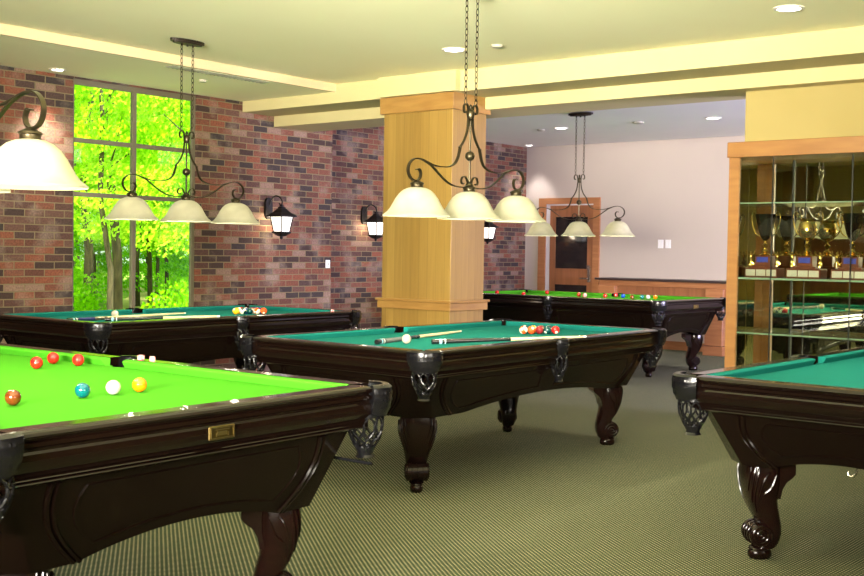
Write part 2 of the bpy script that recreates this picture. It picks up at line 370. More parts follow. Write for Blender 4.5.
# door in back wall
b = B()
box(b, XB-.03, XB-.001, 9.32, 9.448, 0, 2.14); box(b, XB-.03, XB-.001, 8.393, 8.50, 0, 2.14); box(b, XB-.03, XB-.001, 8.50, 9.32, 2.05, 2.14)
dr = struct('door_1', b, m_wood)
b = B(); box(b, XB-.012, XB-.0012, 9.245, 9.318, 0, 2.048); box(b, XB-.012, XB-.0012, 8.502, 9.244, 2.03, 2.048); obj('door_jamb', b, mat('grey_jamb_paint', srgb(206, 200, 204), .6), dr)
b = B()
y0, y1 = 8.505, 9.243
for a in ((y0, y0+.09, 0, 2.028), (y1-.10, y1, 0, 2.028), (y0+.09, y1-.10, 1.86, 2.028), (y0+.09, y1-.10, .86, 1.08), (y0+.09, y1-.10, 0, .2)):
    box(b, XB-.022, XB-.0125+.006, *a)
box(b, XB-.028, XB-.022, y0+.08, y1-.09, 1.075, 1.095); box(b, XB-.028, XB-.022, y0+.08, y1-.09, .855, .875); 
obj('door_leaf', b, m_door, dr)
for z0, z1 in ((1.081, 1.859), (.201, .859)):
    b = B(); box(b, XB-.016, XB-.0075, y0+.091, y1-.101, z0, z1); obj('door_glass', b, m_doorglass, dr)
b = B(); box(b, XB-.05, XB-.0222, 8.53, 8.57, .90, 1.13); tube(b, [(XB-.06, 8.55, .955), (XB-.075, 8.56, .955), (XB-.075, 8.68, .955)], .011); box(b, XB-.06, XB-.05, 8.525, 8.575, 1.08, 1.15)
obj('door_handle', b, m_chrome, dr)

# baseboard and wainscot ledge on back wall
b = B(); box(b, XB-.02, XB-.0005, 3.8, 8.39, .001, .12); struct('baseboard_back', b, m_wood)
lg = empty('wall_ledge', (XB-.2, 7.2, 0), 0, 'long wooden drink ledge with dark top and wood posts along the beige back wall', 'ledge')
def lp(name, a, m):
    b = B()
    for q in a: bbox(b, q[0]-(XB-.2), q[1]-(XB-.2), q[2]-7.2, q[3]-7.2, q[4], q[5], .004)
    return obj(name, b, m, lg)
lp('ledge_top', [(13.9, XB-.002, 4.0, 8.19, .955, .985)], mat('dark_ledge_top', srgb(58, 44, 42), .35))
lp('ledge_frame', [(13.98, 14.02, 4.02, 8.16, .88, .953), (13.98, 14.01, 6.56, 7.92, .70, .745)], m_wood)
lp('ledge_panel', [(13.995, 14.005, 4.02, 8.14, .62, .879)], m_door)
lp('post', [(13.93, 14.2, 7.88, 8.15, .13, .88), (13.915, 14.215, 7.865, 8.165, 0, .125)], m_wood)
lp('post', [(13.93, 14.2, 6.27, 6.52, .13, .88), (13.915, 14.215, 6.255, 6.535, 0, .125)], m_wood)
# switches, wall plate
for i, (y, lab) in enumerate(((7.42, 'white double light switch on the beige wall, the one nearer the door'), (7.305, 'white double light switch on the beige wall, the one nearer the trophy cabinet'))):
    b = B(); bbox(b, -.008, -.0005, -.042, .042, -.06, .06, .003); o = obj('light_switch', b, m_white, loc=(XB, y, 1.47)); tag(o, lab, 'light switch', 'light switches on the back wall')
    for s in (-.018, .018):
        b = B(); box(b, -.013, -.0085, s-.008, s+.008, -.022, .022); obj('rocker', b, m_white, o)
b = B(); bbox(b, -.035, .035, -.01, -.0005, -.045, .045, .003); o = obj('wall_plate', b, m_white, loc=(9.259, WY, 1.155)); tag(o, 'small white plate on the brick wall below and between the two lanterns', 'wall plate')
b = B(); lathe(b, [(.008, 0), (.008, .004)], 10); 
o.data.materials[0] = m_white
obj('outlet_hole', b, m_vent, o, loc=(0, -.0145, 0)).rotation_euler = (PI/2, 0, 0)

# column clad in maple
col = empty('wooden_column', (8.22, 6.572, 0), 0, 'square column clad in vertical maple planks behind the middle table', 'column')
def cp(name, q, m, bev=.004):
    b = B(); bbox(b, q[0]-8.22, q[1]-8.22, q[2]-6.572, q[3]-6.572, q[4], q[5], bev); return obj(name, b, m, col)
cp('shaft', (7.968, 8.473, 6.168, 6.976, 0, 2.6), m_maple)
cp('cornice', (7.938, 8.503, 6.14, 7.006, 2.578, 2.7285), m_woodh)
cp('chair_rail', (7.938, 8.503, 6.14, 7.006, .785, .855), m_woodh)
cp('rail_cap', (7.92, 8.52, 6.125, 7.02, .856, .878), m_woodh)

# ------------------------------------------------------------------ recessed lamps, detectors, vents
def can(x, y, z, lab, e=18, spot=None, r=.075, col=(1, .93, .82)):
    b = B(); lathe(b, [(r+.022, -.0005), (r+.022, -.006), (r, -.008), (r, -.004)], 32, cap=False); o = obj('recessed_light', b, m_canw, loc=(x, y, z), smooth=True)
    tag(o, lab, 'ceiling light', 'recessed ceiling lights')
    b = B(); lathe(b, [(r, -.003), (r*.6, -.0065), (.002, -.008)], 32); obj('lens', b, m_can, o)
    l = bpy.data.lights.new('downlight', 'SPOT'); l.energy = e; l.spot_size = math.radians(spot or 120); l.spot_blend = .6; l.color = col; l.shadow_soft_size = .06
    lo = bpy.data.objects.new('downlight', l); C.objects.link(lo); lo.parent = o; lo.location = (0, 0, -.03)
    return o
can(7.123, 5.513, 2.912, 'round white ceiling light above the middle table, left of the hanging lamp chains', 55)
can(7.138, 2.81, 2.912, 'round white ceiling light near the top right corner, above the trophy cabinet side', 55)
can(5.648, 8.70, 2.837, 'small bright ceiling light washing the brick left of the tall window', 150, 80, .05)
can(12.38, 7.83, 2.921, 'round white ceiling light beside the canopy of the far hanging lamp', 40, col=(.95, .93, 1))
can(12.38, 5.75, 2.921, 'round white ceiling light in the back bay above the beige wall', 40, col=(.95, .93, 1))
can(14.1, 9.47, 2.921, 'small bright ceiling light in the far corner of brick and beige wall', 70, 75, .05, col=(1, .97, .95))
can(9.8, 9.42, 2.921, 'small ceiling light over the brick alcove behind the beam', 110, 70, .05)
can(4.10, 3.70, 2.912, 'large round ceiling light at the top edge of the picture, above the near green table', 40, r=.075)
m_disc = mat('pale_grey_plastic', srgb(176, 170, 150), .6)
def disc(name, x, y, z, r, lab, cat):
    b = B(); lathe(b, [(r, -.0005), (r, -.012), (r*.8, -.02), (.002, -.021)], 24); o = obj(name, b, m_disc, loc=(x, y, z), smooth=True); return tag(o, lab, cat)
disc('smoke_detector', 7.154, 5.119, 2.912, .045, 'small white disc on the cream ceiling right of the middle lamp chains', 'smoke detector')
disc('sprinkler_cover', 12.4, 8.147, 2.921, .05, 'small white disc on the white back ceiling left of the bright round light', 'sprinkler cover')
disc('sprinkler_cover', 12.3, 6.68, 2.921, .07, 'pale disc on the white back ceiling right of the far lamp canopy', 'sprinkler cover')
disc('sprinkler_cover', 6.75, 8.1, 2.837, .035, 'small pale disc on the low ceiling strip before the brick wall', 'sprinkler cover')
b = B(); box(b, -.55, .55, -.05, .05, -.006, -.0005)
for k in range(24): box(b, -.53+k*.0455, -.52+k*.0455, -.045, .045, -.010, -.006)
o = obj('ceiling_vent', b, m_vent, loc=(6.62, 7.72, 2.8372)); tag(o, 'long slotted grey vent in the low ceiling strip by the peach fascia', 'ceiling vent')

# ------------------------------------------------------------------ pool tables
def make_table(L, Wd, zt, zc, cl, name, plate=None):
    root = empty(name)
    hx, hy = L/2, Wd/2
    zb = zt-.035
    # bed of cloth with pocket cut-outs
    b = B(); ins = .082; pts = []
    cr = .068
    def arc(cx, cy, r, a0, a1, n=8): return [(cx+r*math.cos(math.radians(a0+(a1-a0)*i/n)), cy+r*math.sin(math.radians(a0+(a1-a0)*i/n))) for i in range(n+1)]
    bx, by = hx-ins, hy-ins; e = .118
    pts += arc(bx, by, cr, 270, 180); pts += arc(0, by+.03, .065, 330, 210); pts += arc(-bx, by, cr, 360, 270); pts += arc(-bx, -by, cr, 90, 0); pts += arc(0, -by-.03, .065, 150, 30); pts += arc(bx, -by, cr, 180, 90)
    top = [b.verts.new((x, y, zb)) for x, y in pts]; bot = [b.verts.new((x, y, zb-.03)) for x, y in pts]
    b.faces.new(top); b.faces.new(bot)
    n = len(pts)
    for i in range(n): b.faces.new((top[i], top[(i+1) % n], bot[(i+1) % n], bot[i]))
    obj('cloth_bed', b, cl, root)
    # rails and cushions
    prof = [(.092, 0), (.03, .0), (.014, -.002), (.006, -.007), (.002, -.014), (.006, -.021), (.014, -.024), (.014, -.028), (.006, -.032), (.004, -.042), (.012, -.048), (.013, -.055), (.009, -.062), (.006, -.078), (.008, -.094), (.018, -.109), (.024, -.113), (.018, -.119), (.025, -.125), (.020, -.131), (.028, -.137), (.024, -.143), (.036, -.148), (.04, -.15), (.092, -.15)]
    cus = [(.093, -.001), (.112, -.0005), (.126, -.002), (.132, -.007), (.130, -.012), (.116, -.0345), (.093, -.0355)]
    def sweep(side, a0, a1, pr, mt, nm, trim=0):
        b = B(); rings = []
        for end, a in ((0, a0), (1, a1)):
            r = []
            for ins_, dz in pr:
                k = max(0, ins_-.093)*trim*(1 if end == 0 else -1)
                k = k*(1.0 if (abs(a) > .2) else .25)
                s = a+k
                if side == 'S': p = (s, -hy+ins_, zt+dz)
                elif side == 'N': p = (s, hy-ins_, zt+dz)
                elif side == 'W': p = (-hx+ins_, s, zt+dz)
                else: p = (hx-ins_, s, zt+dz)
                r.append(b.verts.new(p))
            rings.append(r)
        m = len(pr)
        for i in range(m): b.faces.new((rings[0][i], rings[0][(i+1) % m], rings[1][(i+1) % m], rings[1][i]))
        b.faces.new(rings[0]); b.faces.new(rings[1])
        return obj(nm, b, mt, root)
    g = .10; sg = .062
    for sd in 'SN':
        for a0, a1 in ((-hx+g, -sg), (sg, hx-g)):
            sweep(sd, a0, a1, prof, m_rail, 'rail')
            c0 = a0+(.022 if a0 < -sg-.1 else 0); c1 = a1-(.022 if a1 > sg+.1 else 0)
            sweep(sd, c0, c1, cus, cl, 'cushion', 1)
    for sd in 'WE':
        sweep(sd, -hy+g, hy-g, prof, m_rail, 'rail'); sweep(sd, -hy+g+.022, hy-g-.022, cus, cl, 'cushion', 1)
    # cabinet
    top_i, bot_i = .075, .158
    ztop = zt-.149
    def inset(z): return top_i+(ztop-z)/(ztop-zc)*(bot_i-top_i)
    def chz(z): return .062+.030*(ztop-z)/(ztop-zc)
    def foot(side, s):
        """bottom edge height along a side, s in -1..1"""
        a = abs(s)
        return zc+(.055*math.cos(a/.72*PI/2)**.8 if a < .72 else 0)+(.012 if a < .78 else 0)*0
    def fp(side, s, z, off=0):
        i = inset(z)-off
        ly = hy-i; lx = hx-i; ch = chz(z)
        if side in 'SN':
            x = s*(lx-ch); return Vector((x, -ly if side == 'S' else ly, z))
        y = s*(ly-ch); return Vector((-lx if side == 'W' else lx, y, z))
    b = B(); NS = 40; NZ = 5
    edge = {}
    for sd in 'SENW':
        g_ = []
        for i in range(NS+1):
            s = -1+2*i/NS; zf = foot(sd, s)
            g_.append([b.verts.new(fp(sd, s, ztop+(zf-ztop)*j/NZ)) for j in range(NZ+1)])
        for i in range(NS):
            for j in range(NZ): b.faces.new((g_[i][j], g_[i+1][j], g_[i+1][j+1], g_[i][j+1]))
        edge[sd] = (g_[0], g_[-1])
        # underside lip
        lip = [b.verts.new(fp(sd, -1+2*i/NS, foot(sd, -1+2*i/NS), -.03)) for i in range(NS+1)]
        for i in range(NS): b.faces.new((g_[i][NZ], g_[i+1][NZ], lip[i+1], lip[i]))
    for A, D in ((edge['S'][1], edge['E'][0]), (edge['E'][1], edge['N'][1]), (edge['N'][0], edge['W'][1]), (edge['W'][0], edge['S'][0])):
        for j in range(NZ): b.faces.new((A[j], D[j], D[j+1], A[j+1]))
    box(b, -hx+.2, hx-.2, -hy+.2, hy-.2, zt-.19, zt-.16)
    box(b, -hx+.16, hx-.16, -hy+.16, hy-.16, zt-.151, zt-.067)
    obj('cabinet', b, m_dark, root)
    # corner blocks under the cabinet
    # mouldings on every side
    for sd in 'SENW':
        b = B()
        half = (hx if sd in 'SN' else hy)-inset(zt-.25)-.075
        for e in (-1, 1):
            for d, r in ((.115, .008), (.137, .008)):
                pts = []
                for k in range(15):
                    t = k/14; z = ztop-.012+(zc+.004-ztop+.012)*t
                    dist = d-.045*math.sin(PI*t*.9)+.055*t*t
                    pts.append(fp(sd, e*(1-dist/half), z, .002))
                tube(b, pts, r, 6)
        # framed panel
        segs = [(-1, 0), (0, 1)] if sd in 'SN' else [(-1, 1)]
        for s0, s1 in segs:
            sa = s0*(1-.22/half); sb = s1*(1-.22/half)
            if s0 == 0: sa = .09/half
            if s1 == 0: sb = -.09/half
            up = zt-.185
            pts = [fp(sd, sa+(sb-sa)*k/12, up, .001) for k in range(13)]
            def s_side(s, rev):
                q = []
                for k in range(1, 9):
                    t = k/9; sgn = -1 if s < 0 else 1
                    z = up+(foot(sd, s)+.035-up)*t
                    q.append(fp(sd, s-sgn*((.012*t-.055*math.sin(PI*t))/half if abs(s) > .3 else 0), z, .001))
                return q[::-1] if rev else q
            pts += s_side(sb, False)
            pts += [fp(sd, s_, foot(sd, s_)+.035, .001) for s_ in [sb*.97+(sa*.97-sb*.97)*k/16 for k in range(17)]]
            pts += s_side(sa, True)
            tube(b, pts, .004, 6, closed=True)
        # bead along the arch
        obj('panel_moulding', b, m_dark, root, smooth=True)
    # pockets
    def pocket(cx, cy, ang, R, a_half, depth, side=False):
        """leather casting around a pocket centre, opening towards the cloth; ang = outward direction"""
        b = B(); n = 36; th = .022
        nz_ = 12
        out = []; inn = []
        for i in range(n+1):
            a = math.radians(ang-a_half+2*a_half*i/n); u = (i/n-.5)*2
            ro, ri = [], []
            for j in range(nz_+1):
                t = j/nz_
                dep = depth*(1-.12*abs(u)**3)
                z = zt+.005-dep*t
                r = R+.006*math.sin(PI*min(1, t*1.1))-.012*t*t
                if t < .08: r -= .006
                if .14 < t < .9:
                    aa = (a_half*u)/9.0; zz_ = t*4.0
                    dd = abs(((aa+zz_) % 2)-1)+abs(((aa-zz_) % 2)-1)
                    r += .0055*(abs(dd-1))
                if .08 <= t < .14: r += .003
                ro.append(b.verts.new((cx+r*math.cos(a), cy+r*math.sin(a), z)))
                ri.append(b.verts.new((cx+(r-th)*math.cos(a), cy+(r-th)*math.sin(a), z)))
            out.append(ro); inn.append(ri)
        for i in range(n):
            for j in range(nz_):
                b.faces.new((out[i][j], out[i+1][j], out[i+1][j+1], out[i][j+1])); b.faces.new((inn[i][j], inn[i][j+1], inn[i+1][j+1], inn[i+1][j]))
            b.faces.new((out[i][0], inn[i][0], inn[i+1][0], out[i+1][0])); b.faces.new((out[i][-1], out[i+1][-1], inn[i+1][-1], inn[i][-1]))
        for q in (0, n): 
            for j in range(nz_): b.faces.new((out[q][j], out[q][j+1], inn[q][j+1], inn[q][j]))
        # inner liner behind the cloth
        a = math.radians(ang)
        for i in range(n):
            a0 = math.radians(ang-105+210*i/n); a1 = math.radians(ang-105+210*(i+1)/n); r = R-th-.006
            b.faces.new([b.verts.new((cx+r*math.cos(q), cy+r*math.sin(q), z)) for q, z in ((a0, zt-.008), (a1, zt-.008), (a1, zt-depth), (a0, zt-depth))])
        pk = obj('pocket', b, m_leather, root, smooth=True)
        # net
        b = B(); po = .018 if side else .006
        ox, oy = cx+po*math.cos(a), cy+po*math.sin(a)
        z0, z1 = zt-depth+.004, zt-.225
        R0, R1 = (.062, .032) if not side else (.048, .026)
        K = 10
        def rr(t): return R0*(1-t)**.0*(1-.0*t)*(1-(1-R1/R0)*t**2.2)+.004*math.sin(PI*t)
        for sgn in (-1, 1):
            for k in range(K):
                pts = []
                for q in range(13):
                    t = q/12; an = 2*PI*k/K+sgn*(t*3)*(PI/K)+sgn*.12*math.sin(t*3*PI)
                    pts.append((ox+rr(t)*math.cos(an), oy+rr(t)*math.sin(an), z0+(z1-z0)*t))
                tube(b, pts, .0046, 5)
        lathe(b, [(R1+.004, z1+.006), (R1+.005, z1-.002), (R1-.002, z1-.014), (R1-.003, z1-.024), (R1+.004, z1-.034), (R1-.004, z1-.036), (R1-.012, z1-.034), (R1-.010, z1+.006)], 16, (ox, oy), cap=False)
        obj('pocket_net', b, m_leather, pk, smooth=True)
    ci = .068
    for sx in (-1, 1):
        for sy in (-1, 1):
            pocket(sx*(hx-ci), sy*(hy-ci), math.degrees(math.atan2(sy, sx)), .094, 74, .114)
    for sy in (-1, 1): pocket(0, sy*(hy-.052), 90*sy, .068, 78, .105, True)
    # legs
    H = zc+.004
    secs = [(1.0, -.073, .146, .19), (.90, -.070, .150, .205), (.79, -.071, .146, .20), (.70, -.073, .138, .182), (.62, -.077, .128, .165), (.54, -.087, .118, .148), (.485, -.096, .114, .136), (.42, -.107, .104, .124), (.35, -.118, .095, .116), (.28, -.128, .078, .108), (.22, -.127, .072, .10), (.16, -.115, .078, .092), (.115, -.098, .084, .08)]
    secs_old = [(1.0, -.078, .150, .19), (.93, -.072, .160, .195), (.84, -.066, .160, .20), (.74, -.072, .142, .182), (.63, -.092, .115, .155), (.53, -.112, .094, .128), (.43, -.122, .085, .112), (.34, -.119, .086, .108), (.26, -.108, .092, .106), (.19, -.094, .092, .10), (.13, -.086, .085, .095)]
    def legmesh():
        b = B(); rings = []; n = 20
        for f, uc, du, wv in secs:
            r = []
            for k in range(n):
                a = 2*PI*k/n; ca, sa = math.cos(a), math.sin(a)
                pw = .62
                r.append(b.verts.new((uc+du/2*math.copysign(abs(ca)**pw, ca), wv/2*math.copysign(abs(sa)**pw, sa), f*H)))
            rings.append(r)
        for A, D in zip(rings, rings[1:]):
            for k in range(n): b.faces.new((A[k], A[(k+1) % n], D[(k+1) % n], D[k]))
        b.faces.new(rings[0]); b.faces.new(rings[-1])
        # carved leaf ribs over the knee
        def surf(f, ang, off=.0015):
            for (f0, u0, d0, w0), (f1, u1, d1, w1) in zip(secs, secs[1:]):
                if f1 <= f <= f0: break
            t = (f0-f)/(f0-f1); uc, du, wv = u0+(u1-u0)*t, d0+(d1-d0)*t, w0+(w1-w0)*t
            ca, sa = math.cos(ang), math.sin(ang)
            return Vector((uc+(du/2+off)*math.copysign(abs(ca)**.62, ca), (wv/2+off)*math.copysign(abs(sa)**.62, sa), f*H))
        for s_ in (-1, 1):
            for a0, a1, f0, f1, rr_ in ((72, 40, .95, .50, .0045), (58, 32, .97, .60, .0045), (92, 62, .93, .55, .004), (110, 75, .90, .60, .004), (40, 20, .97, .72, .0035)):
                pts = [surf(f0+(f1-f0)*k/10, s_*math.radians(a0+(a1-a0)*k/10)) for k in range(11)]
                tube(b, pts, [.0015+rr_*math.sin(PI*min(1, .2+.8*k/10)) for k in range(11)], 6)
        # scroll
        sc = (-.066, .262*H); R = .050
        for s0, s1 in ((-.060, .060),):
            n = 28; ra = []
            for v in (s0, s0+.006, s1-.006, s1):
                rr_ = R if abs(v) < .058 else R-.006
                ra.append([b.verts.new((sc[0]+rr_*math.cos(2*PI*k/n), v, sc[1]+rr_*math.sin(2*PI*k/n))) for k in range(n)])
            for A, D in zip(ra, ra[1:]):
                for k in range(n): b.faces.new((A[k], A[(k+1) % n], D[(k+1) % n], D[k]))
            b.faces.new(ra[0]); b.faces.new(ra[-1])
        for v in (-.061, .061):
            pts = []
            for k in range(40):
                t = k/39; a = math.radians(200)-t*2.2*2*PI; r = R*(.95-.82*t)
                pts.append((sc[0]+r*math.cos(a), v, sc[1]+r*math.sin(a)))
            tube(b, pts, .005, 6)
            bmesh.ops.create_uvsphere(b, u_segments=10, v_segments=6, radius=.010, matrix=Matrix.Translation((sc[0], v, sc[1])))
        for v in (-.03, 0, .03):   # ribs round the barrel
            tube(b, [(sc[0]+(R+.001)*math.cos(a), v, sc[1]+(R+.001)*math.sin(a)) for a in [math.radians(-80+210*k/14) for k in range(15)]], .0025, 6)
        # inner bracket
        prof_ = [(-.12, H), (-.205, H), (-.205, H-.045), (-.19, H-.062), (-.165, H-.08), (-.148, H-.11), (-.14, H-.15), (-.12, H-.15)]
        A = [b.verts.new((x, -.075, z)) for x, z in prof_]; D = [b.verts.new((x, .075, z)) for x, z in prof_]
        b.faces.new(A); b.faces.new(D)
        for k in range(len(prof_)): b.faces.new((A[k], A[(k+1) % len(prof_)], D[(k+1) % len(prof_)], D[k]))
        return b
    b0 = legmesh(); first = obj('leg', b0, m_leg, root, smooth=True)
    bf = B(); lathe(bf, [(.030, .066), (.036, .058), (.047, .052), (.051, .044), (.047, .038), (.052, .030), (.053, .014), (.046, .003), (.043, 0)], 24, (-.082, 0))
    for v_ in bf.verts: v_.co.y *= .68
    ff = obj('foot', bf, m_leg, first, smooth=True)
    for k, (sx, sy) in enumerate(((1, 1), (-1, 1), (-1, -1), (1, -1))):
        lo = first if k == 0 else first.copy()
        if k: C.objects.link(lo); f2 = ff.copy(); C.objects.link(f2); f2.parent = lo
        lo.parent = root; ii = .205+.020
        lo.location = (sx*(hx-ii), sy*(hy-ii), 0); lo.rotation_euler = (0, 0, math.atan2(sy, sx))
    # name plates on both short ends
    for e in (-1, 1) if plate is not None else ():
        b = B()
        bbox(b, -.053, .053, -.004, .004, -.021, .021, .003)
        np_ = obj('nameplate', b, m_brass, root); np_.location = (e*(hx-.004), plate*(1 if e > 0 else 1), zt-.078); np_.rotation_euler = (0, 0, PI/2)
        b = B()
        for q in ((-.045, .045, .0145, .0165), (-.045, .045, -.0165, -.0145), (-.046, -.044, -.0165, .0165), (.044, .046, -.0165, .0165)): box(b, q[0], q[1], -.0065, -.0042, q[2], q[3])
        box(b, -.02, .018, -.0055, -.0042, -.008, .004); box(b, -.026, -.022, -.0055, -.0042, -.011, .0); box(b, .022, .026, -.0055, -.0042, -.011, .0); box(b, -.028, .028, -.0055, -.0042, .008, .011)
        obj('plate_relief', b, mat('worn_brass_relief', srgb(150, 134, 84), .4, 1.0), np_)
        if e > 0: np_.rotation_euler = (0, 0, PI/2)
        else: np_.rotation_euler = (0, 0, -PI/2)
    return root

R = math.radians
tA = make_table(2.86, 1.60, .8346, .415, m_green, 'snooker_table', plate=.0)
tA.location = (2.236, 4.047, 0); tA.rotation_euler = (0, 0, PI/2+R(1.33))
tag(tA, 'dark wood table with bright green cloth and brass nameplate, nearest at bottom left', 'snooker table', 'green cloth tables')
tB = make_table(2.645, 1.403, .80, .42, m_teal, 'pool_table')
tB.location = (5.80, 4.319, 0); tB.rotation_euler = (0, 0, R(.17))
tag(tB, 'teal cloth pool table in the middle of the room with two cues and balls', 'pool table', 'teal cloth tables')
tC = copy_tree(tB); tC.location = (5.80, 7.161, 0); tC.rotation_euler = (0, 0, R(.45)); tC['label'] = 'teal cloth pool table standing before the tall forest window and brick wall'
tD = copy_tree(tB); tD.location = (5.757, 1.487, 0); tD.rotation_euler = (0, 0, R(-1.417)); tD['label'] = 'teal cloth pool table cut off by the right edge, before the trophy cabinet'
tE = copy_tree(tA); tE.location = (11.50, 6.90, 0); tE.rotation_euler = (0, 0, PI/2-R(1.196)); tE['label'] = 'bright green cloth table behind the column, beside the beige back wall'

# hook under the right table, rest under the near table
b = B(); tube(b, [(0, 0, 0), (0, 0, -.016), (.0, .004, -.03), (0, .014, -.042), (0, .026, -.044), (0, .036, -.036), (0, .038, -.024)], .005, 8)
lathe(b, [(.009, .0), (.009, -.004), (.004, -.008)], 12)
o = obj('cue_hook', b, m_chrome, tD, smooth=True); o.location = (-1.322+.19, -.025, .472); o['label'] = 'small brass hook'
b = B(); tube(b, [(0, 0, 0), (0, 1.0, 0), (0, 2.4, 0)], .006, 10)
o = obj('bridge_stick', b, m_cue_d, smooth=True, loc=(2.93, 2.60, .572)); tag(o, 'dark stick stored lengthwise under the near green table', 'bridge stick')
b = B()
for y in (.25, 2.1): tube(b, [(0, y, .22), (0, y, .02), (.0, y, .012), ], .003, 6)
o2 = obj('hanger', b, m_black, o)

# ------------------------------------------------------------------ balls
def ball_mat(name, c, stripe=False, spot=True):
    m = mat(name, c, .08, coat=.5); t, N, L, bs = nt(m)
    if stripe or spot:
        tc = node(t, 'ShaderNodeTexCoord'); sp = node(t, 'ShaderNodeSeparateXYZ'); L.new(tc.outputs['Object'], sp.inputs[0])
        colsock = None
        base = node(t, 'ShaderNodeMixRGB'); base.inputs[1].default_value = c; base.inputs[2].default_value = srgb(240, 232, 206); base.inputs[0].default_value = 0
        if stripe:
            ab = node(t, 'ShaderNodeMath', operation='ABSOLUTE'); L.new(sp.outputs[2], ab.inputs[0]); gt = node(t, 'ShaderNodeMath', operation='GREATER_THAN'); gt.inputs[1].default_value = .0135; L.new(ab.outputs[0], gt.inputs[0]); L.new(gt.outputs[0], base.inputs[0])
        ax = node(t, 'ShaderNodeMath', operation='ABSOLUTE'); L.new(sp.outputs[0], ax.inputs[0]); g2 = node(t, 'ShaderNodeMath', operation='GREATER_THAN'); g2.inputs[1].default_value = .0265; L.new(ax.outputs[0], g2.inputs[0])
        m2 = node(t, 'ShaderNodeMixRGB'); m2.inputs[2].default_value = srgb(240, 232, 206); L.new(g2.outputs[0], m2.inputs[0]); L.new(base.outputs[0], m2.inputs[1]); L.new(m2.outputs[0], bs.inputs['Base Color'])
    return m
BM = {}
def ballmesh(key, c, r, stripe=False, spot=False):
    b = B(); bmesh.ops.create_uvsphere(b, u_segments=28, v_segments=18, radius=r)
    for f in b.faces: f.smooth = True
    me = bpy.data.meshes.new(key); b.to_mesh(me); b.free(); me.materials.append(ball_mat(key, c, stripe, spot)); BM[key] = me; return me
PC = dict(yellow=(250, 186, 20), blue=(30, 50, 150), red=(190, 32, 28), purple=(76, 40, 120), orange=(220, 84, 30), green=(6, 58, 56), maroon=(124, 30, 34))
for k, c in PC.items(): ballmesh(k+'_pool_ball', srgb(*c), .0285, False, True); ballmesh(k+'_striped_ball', srgb(*c), .0285, True, True)
ballmesh('black_pool_ball', srgb(16, 16, 18), .0285, False, True); ballmesh('cue_ball', srgb(180, 174, 156), .0285)
for k, c in dict(red=(186, 30, 26), brown=(104, 48, 18), green=(4, 92, 100), yellow=(222, 128, 8), blue=(20, 70, 180), pink=(236, 150, 150), black=(14, 14, 14), white=(188, 184, 174)).items(): ballmesh(k+'_snooker_ball', srgb(*c), .026)
def ball(key, x, y, z, label, group, rot=None):
    r = .026 if 'snooker' in key else .0285
    o = bpy.data.objects.new('snooker_ball' if 'snooker' in key else ('cue_ball' if key == 'cue_ball' else 'pool_ball'), BM[key]); C.objects.link(o); o.location = (x, y, z+r)
    o.rotation_euler = rot or (random.uniform(0, 6), random.uniform(0, 6), random.uniform(0, 6)); tag(o, label, 'ball', group); return o
G1 = 'snooker balls on the near green table'
zg, zp = .7998, .7652
for k, x, y, lab in [('brown', 1.98, 3.29, 'brown ball nearest the left edge on the near green table'),
    ('red', 2.638, 4.206, 'red ball on the near green table, the lowest and leftmost of its three reds'),
    ('red', 2.80, 4.337, 'red ball on the near green table, middle of its three reds'),
    ('red', 2.83, 4.195, 'red ball on the near green table touching the far cushion, rightmost of its three reds'),
    ('green', 2.241, 3.296, 'dark teal green ball on the near green table beside the white ball'),
    ('white', 2.363, 3.295, 'white ball between the dark green and yellow balls on the near green table'),
    ('yellow', 2.473, 3.295, 'yellow ball on the near green table right of the white ball')]:
    ball(k+'_snooker_ball', x, y, zg, lab, G1)
G4 = 'snooker balls on the far green table'
for k, x, y, lab in [('red', 11.304, 8.024, 'red ball on the far green table, the leftmost one beside the column'),
    ('red', 11.20, 7.564, 'red ball on the far green table, second from the left near the near rail'),
    ('red', 12.03, 7.770, 'red ball on the far green table below the door frame'),
    ('red', 11.716, 7.111, 'red ball on the far green table left of the black and pink pair'),
    ('pink', 11.60, 6.960, 'pink ball on the far green table beside the black ball'),
    ('black', 11.70, 7.025, 'black ball on the far green table behind the pink ball'),
    ('red', 11.681, 6.734, 'red ball on the far green table, alone between the pink and the blue side'),
    ('red', 12.03, 6.785, 'red ball on the far green table next to the blue ball'),
    ('blue', 11.808, 6.565, 'blue ball on the far green table'),
    ('brown', 11.631, 6.35, 'brown ball on the far green table'),
    ('green', 11.747, 6.283, 'dark teal green ball on the far green table left of the white ball'),
    ('white', 11.816, 6.243, 'white ball on the far green table'),
    ('yellow', 11.875, 6.209-.03, 'yellow ball on the far green table, rightmost of all')]:
    ball(k+'_snooker_ball', x, y, zg, lab, G4)
RACK2 = {(0, 0): ('orange_striped_ball', 'orange and white striped ball at the left tip of the rack on the middle table'), (1, 0): ('orange_pool_ball', 'plain orange ball in the front row of the rack on the middle table'), (2, 0): ('maroon_pool_ball', 'maroon ball in the front row of the rack on the middle table'), (3, 0): ('green_pool_ball', 'dark green ball in the front row of the rack on the middle table'), (4, 0): ('red_pool_ball', 'plain red ball at the right end of the rack on the middle table'),
    (0, 1): ('black_pool_ball', 'black and white ball behind the striped orange ball on the middle table'), (1, 1): ('yellow_striped_ball', 'yellow striped ball behind the orange ball on the middle table'), (2, 1): ('maroon_striped_ball', 'maroon striped ball behind the maroon ball on the middle table'), (3, 1): ('green_striped_ball', 'green striped ball behind the dark green ball on the middle table')}
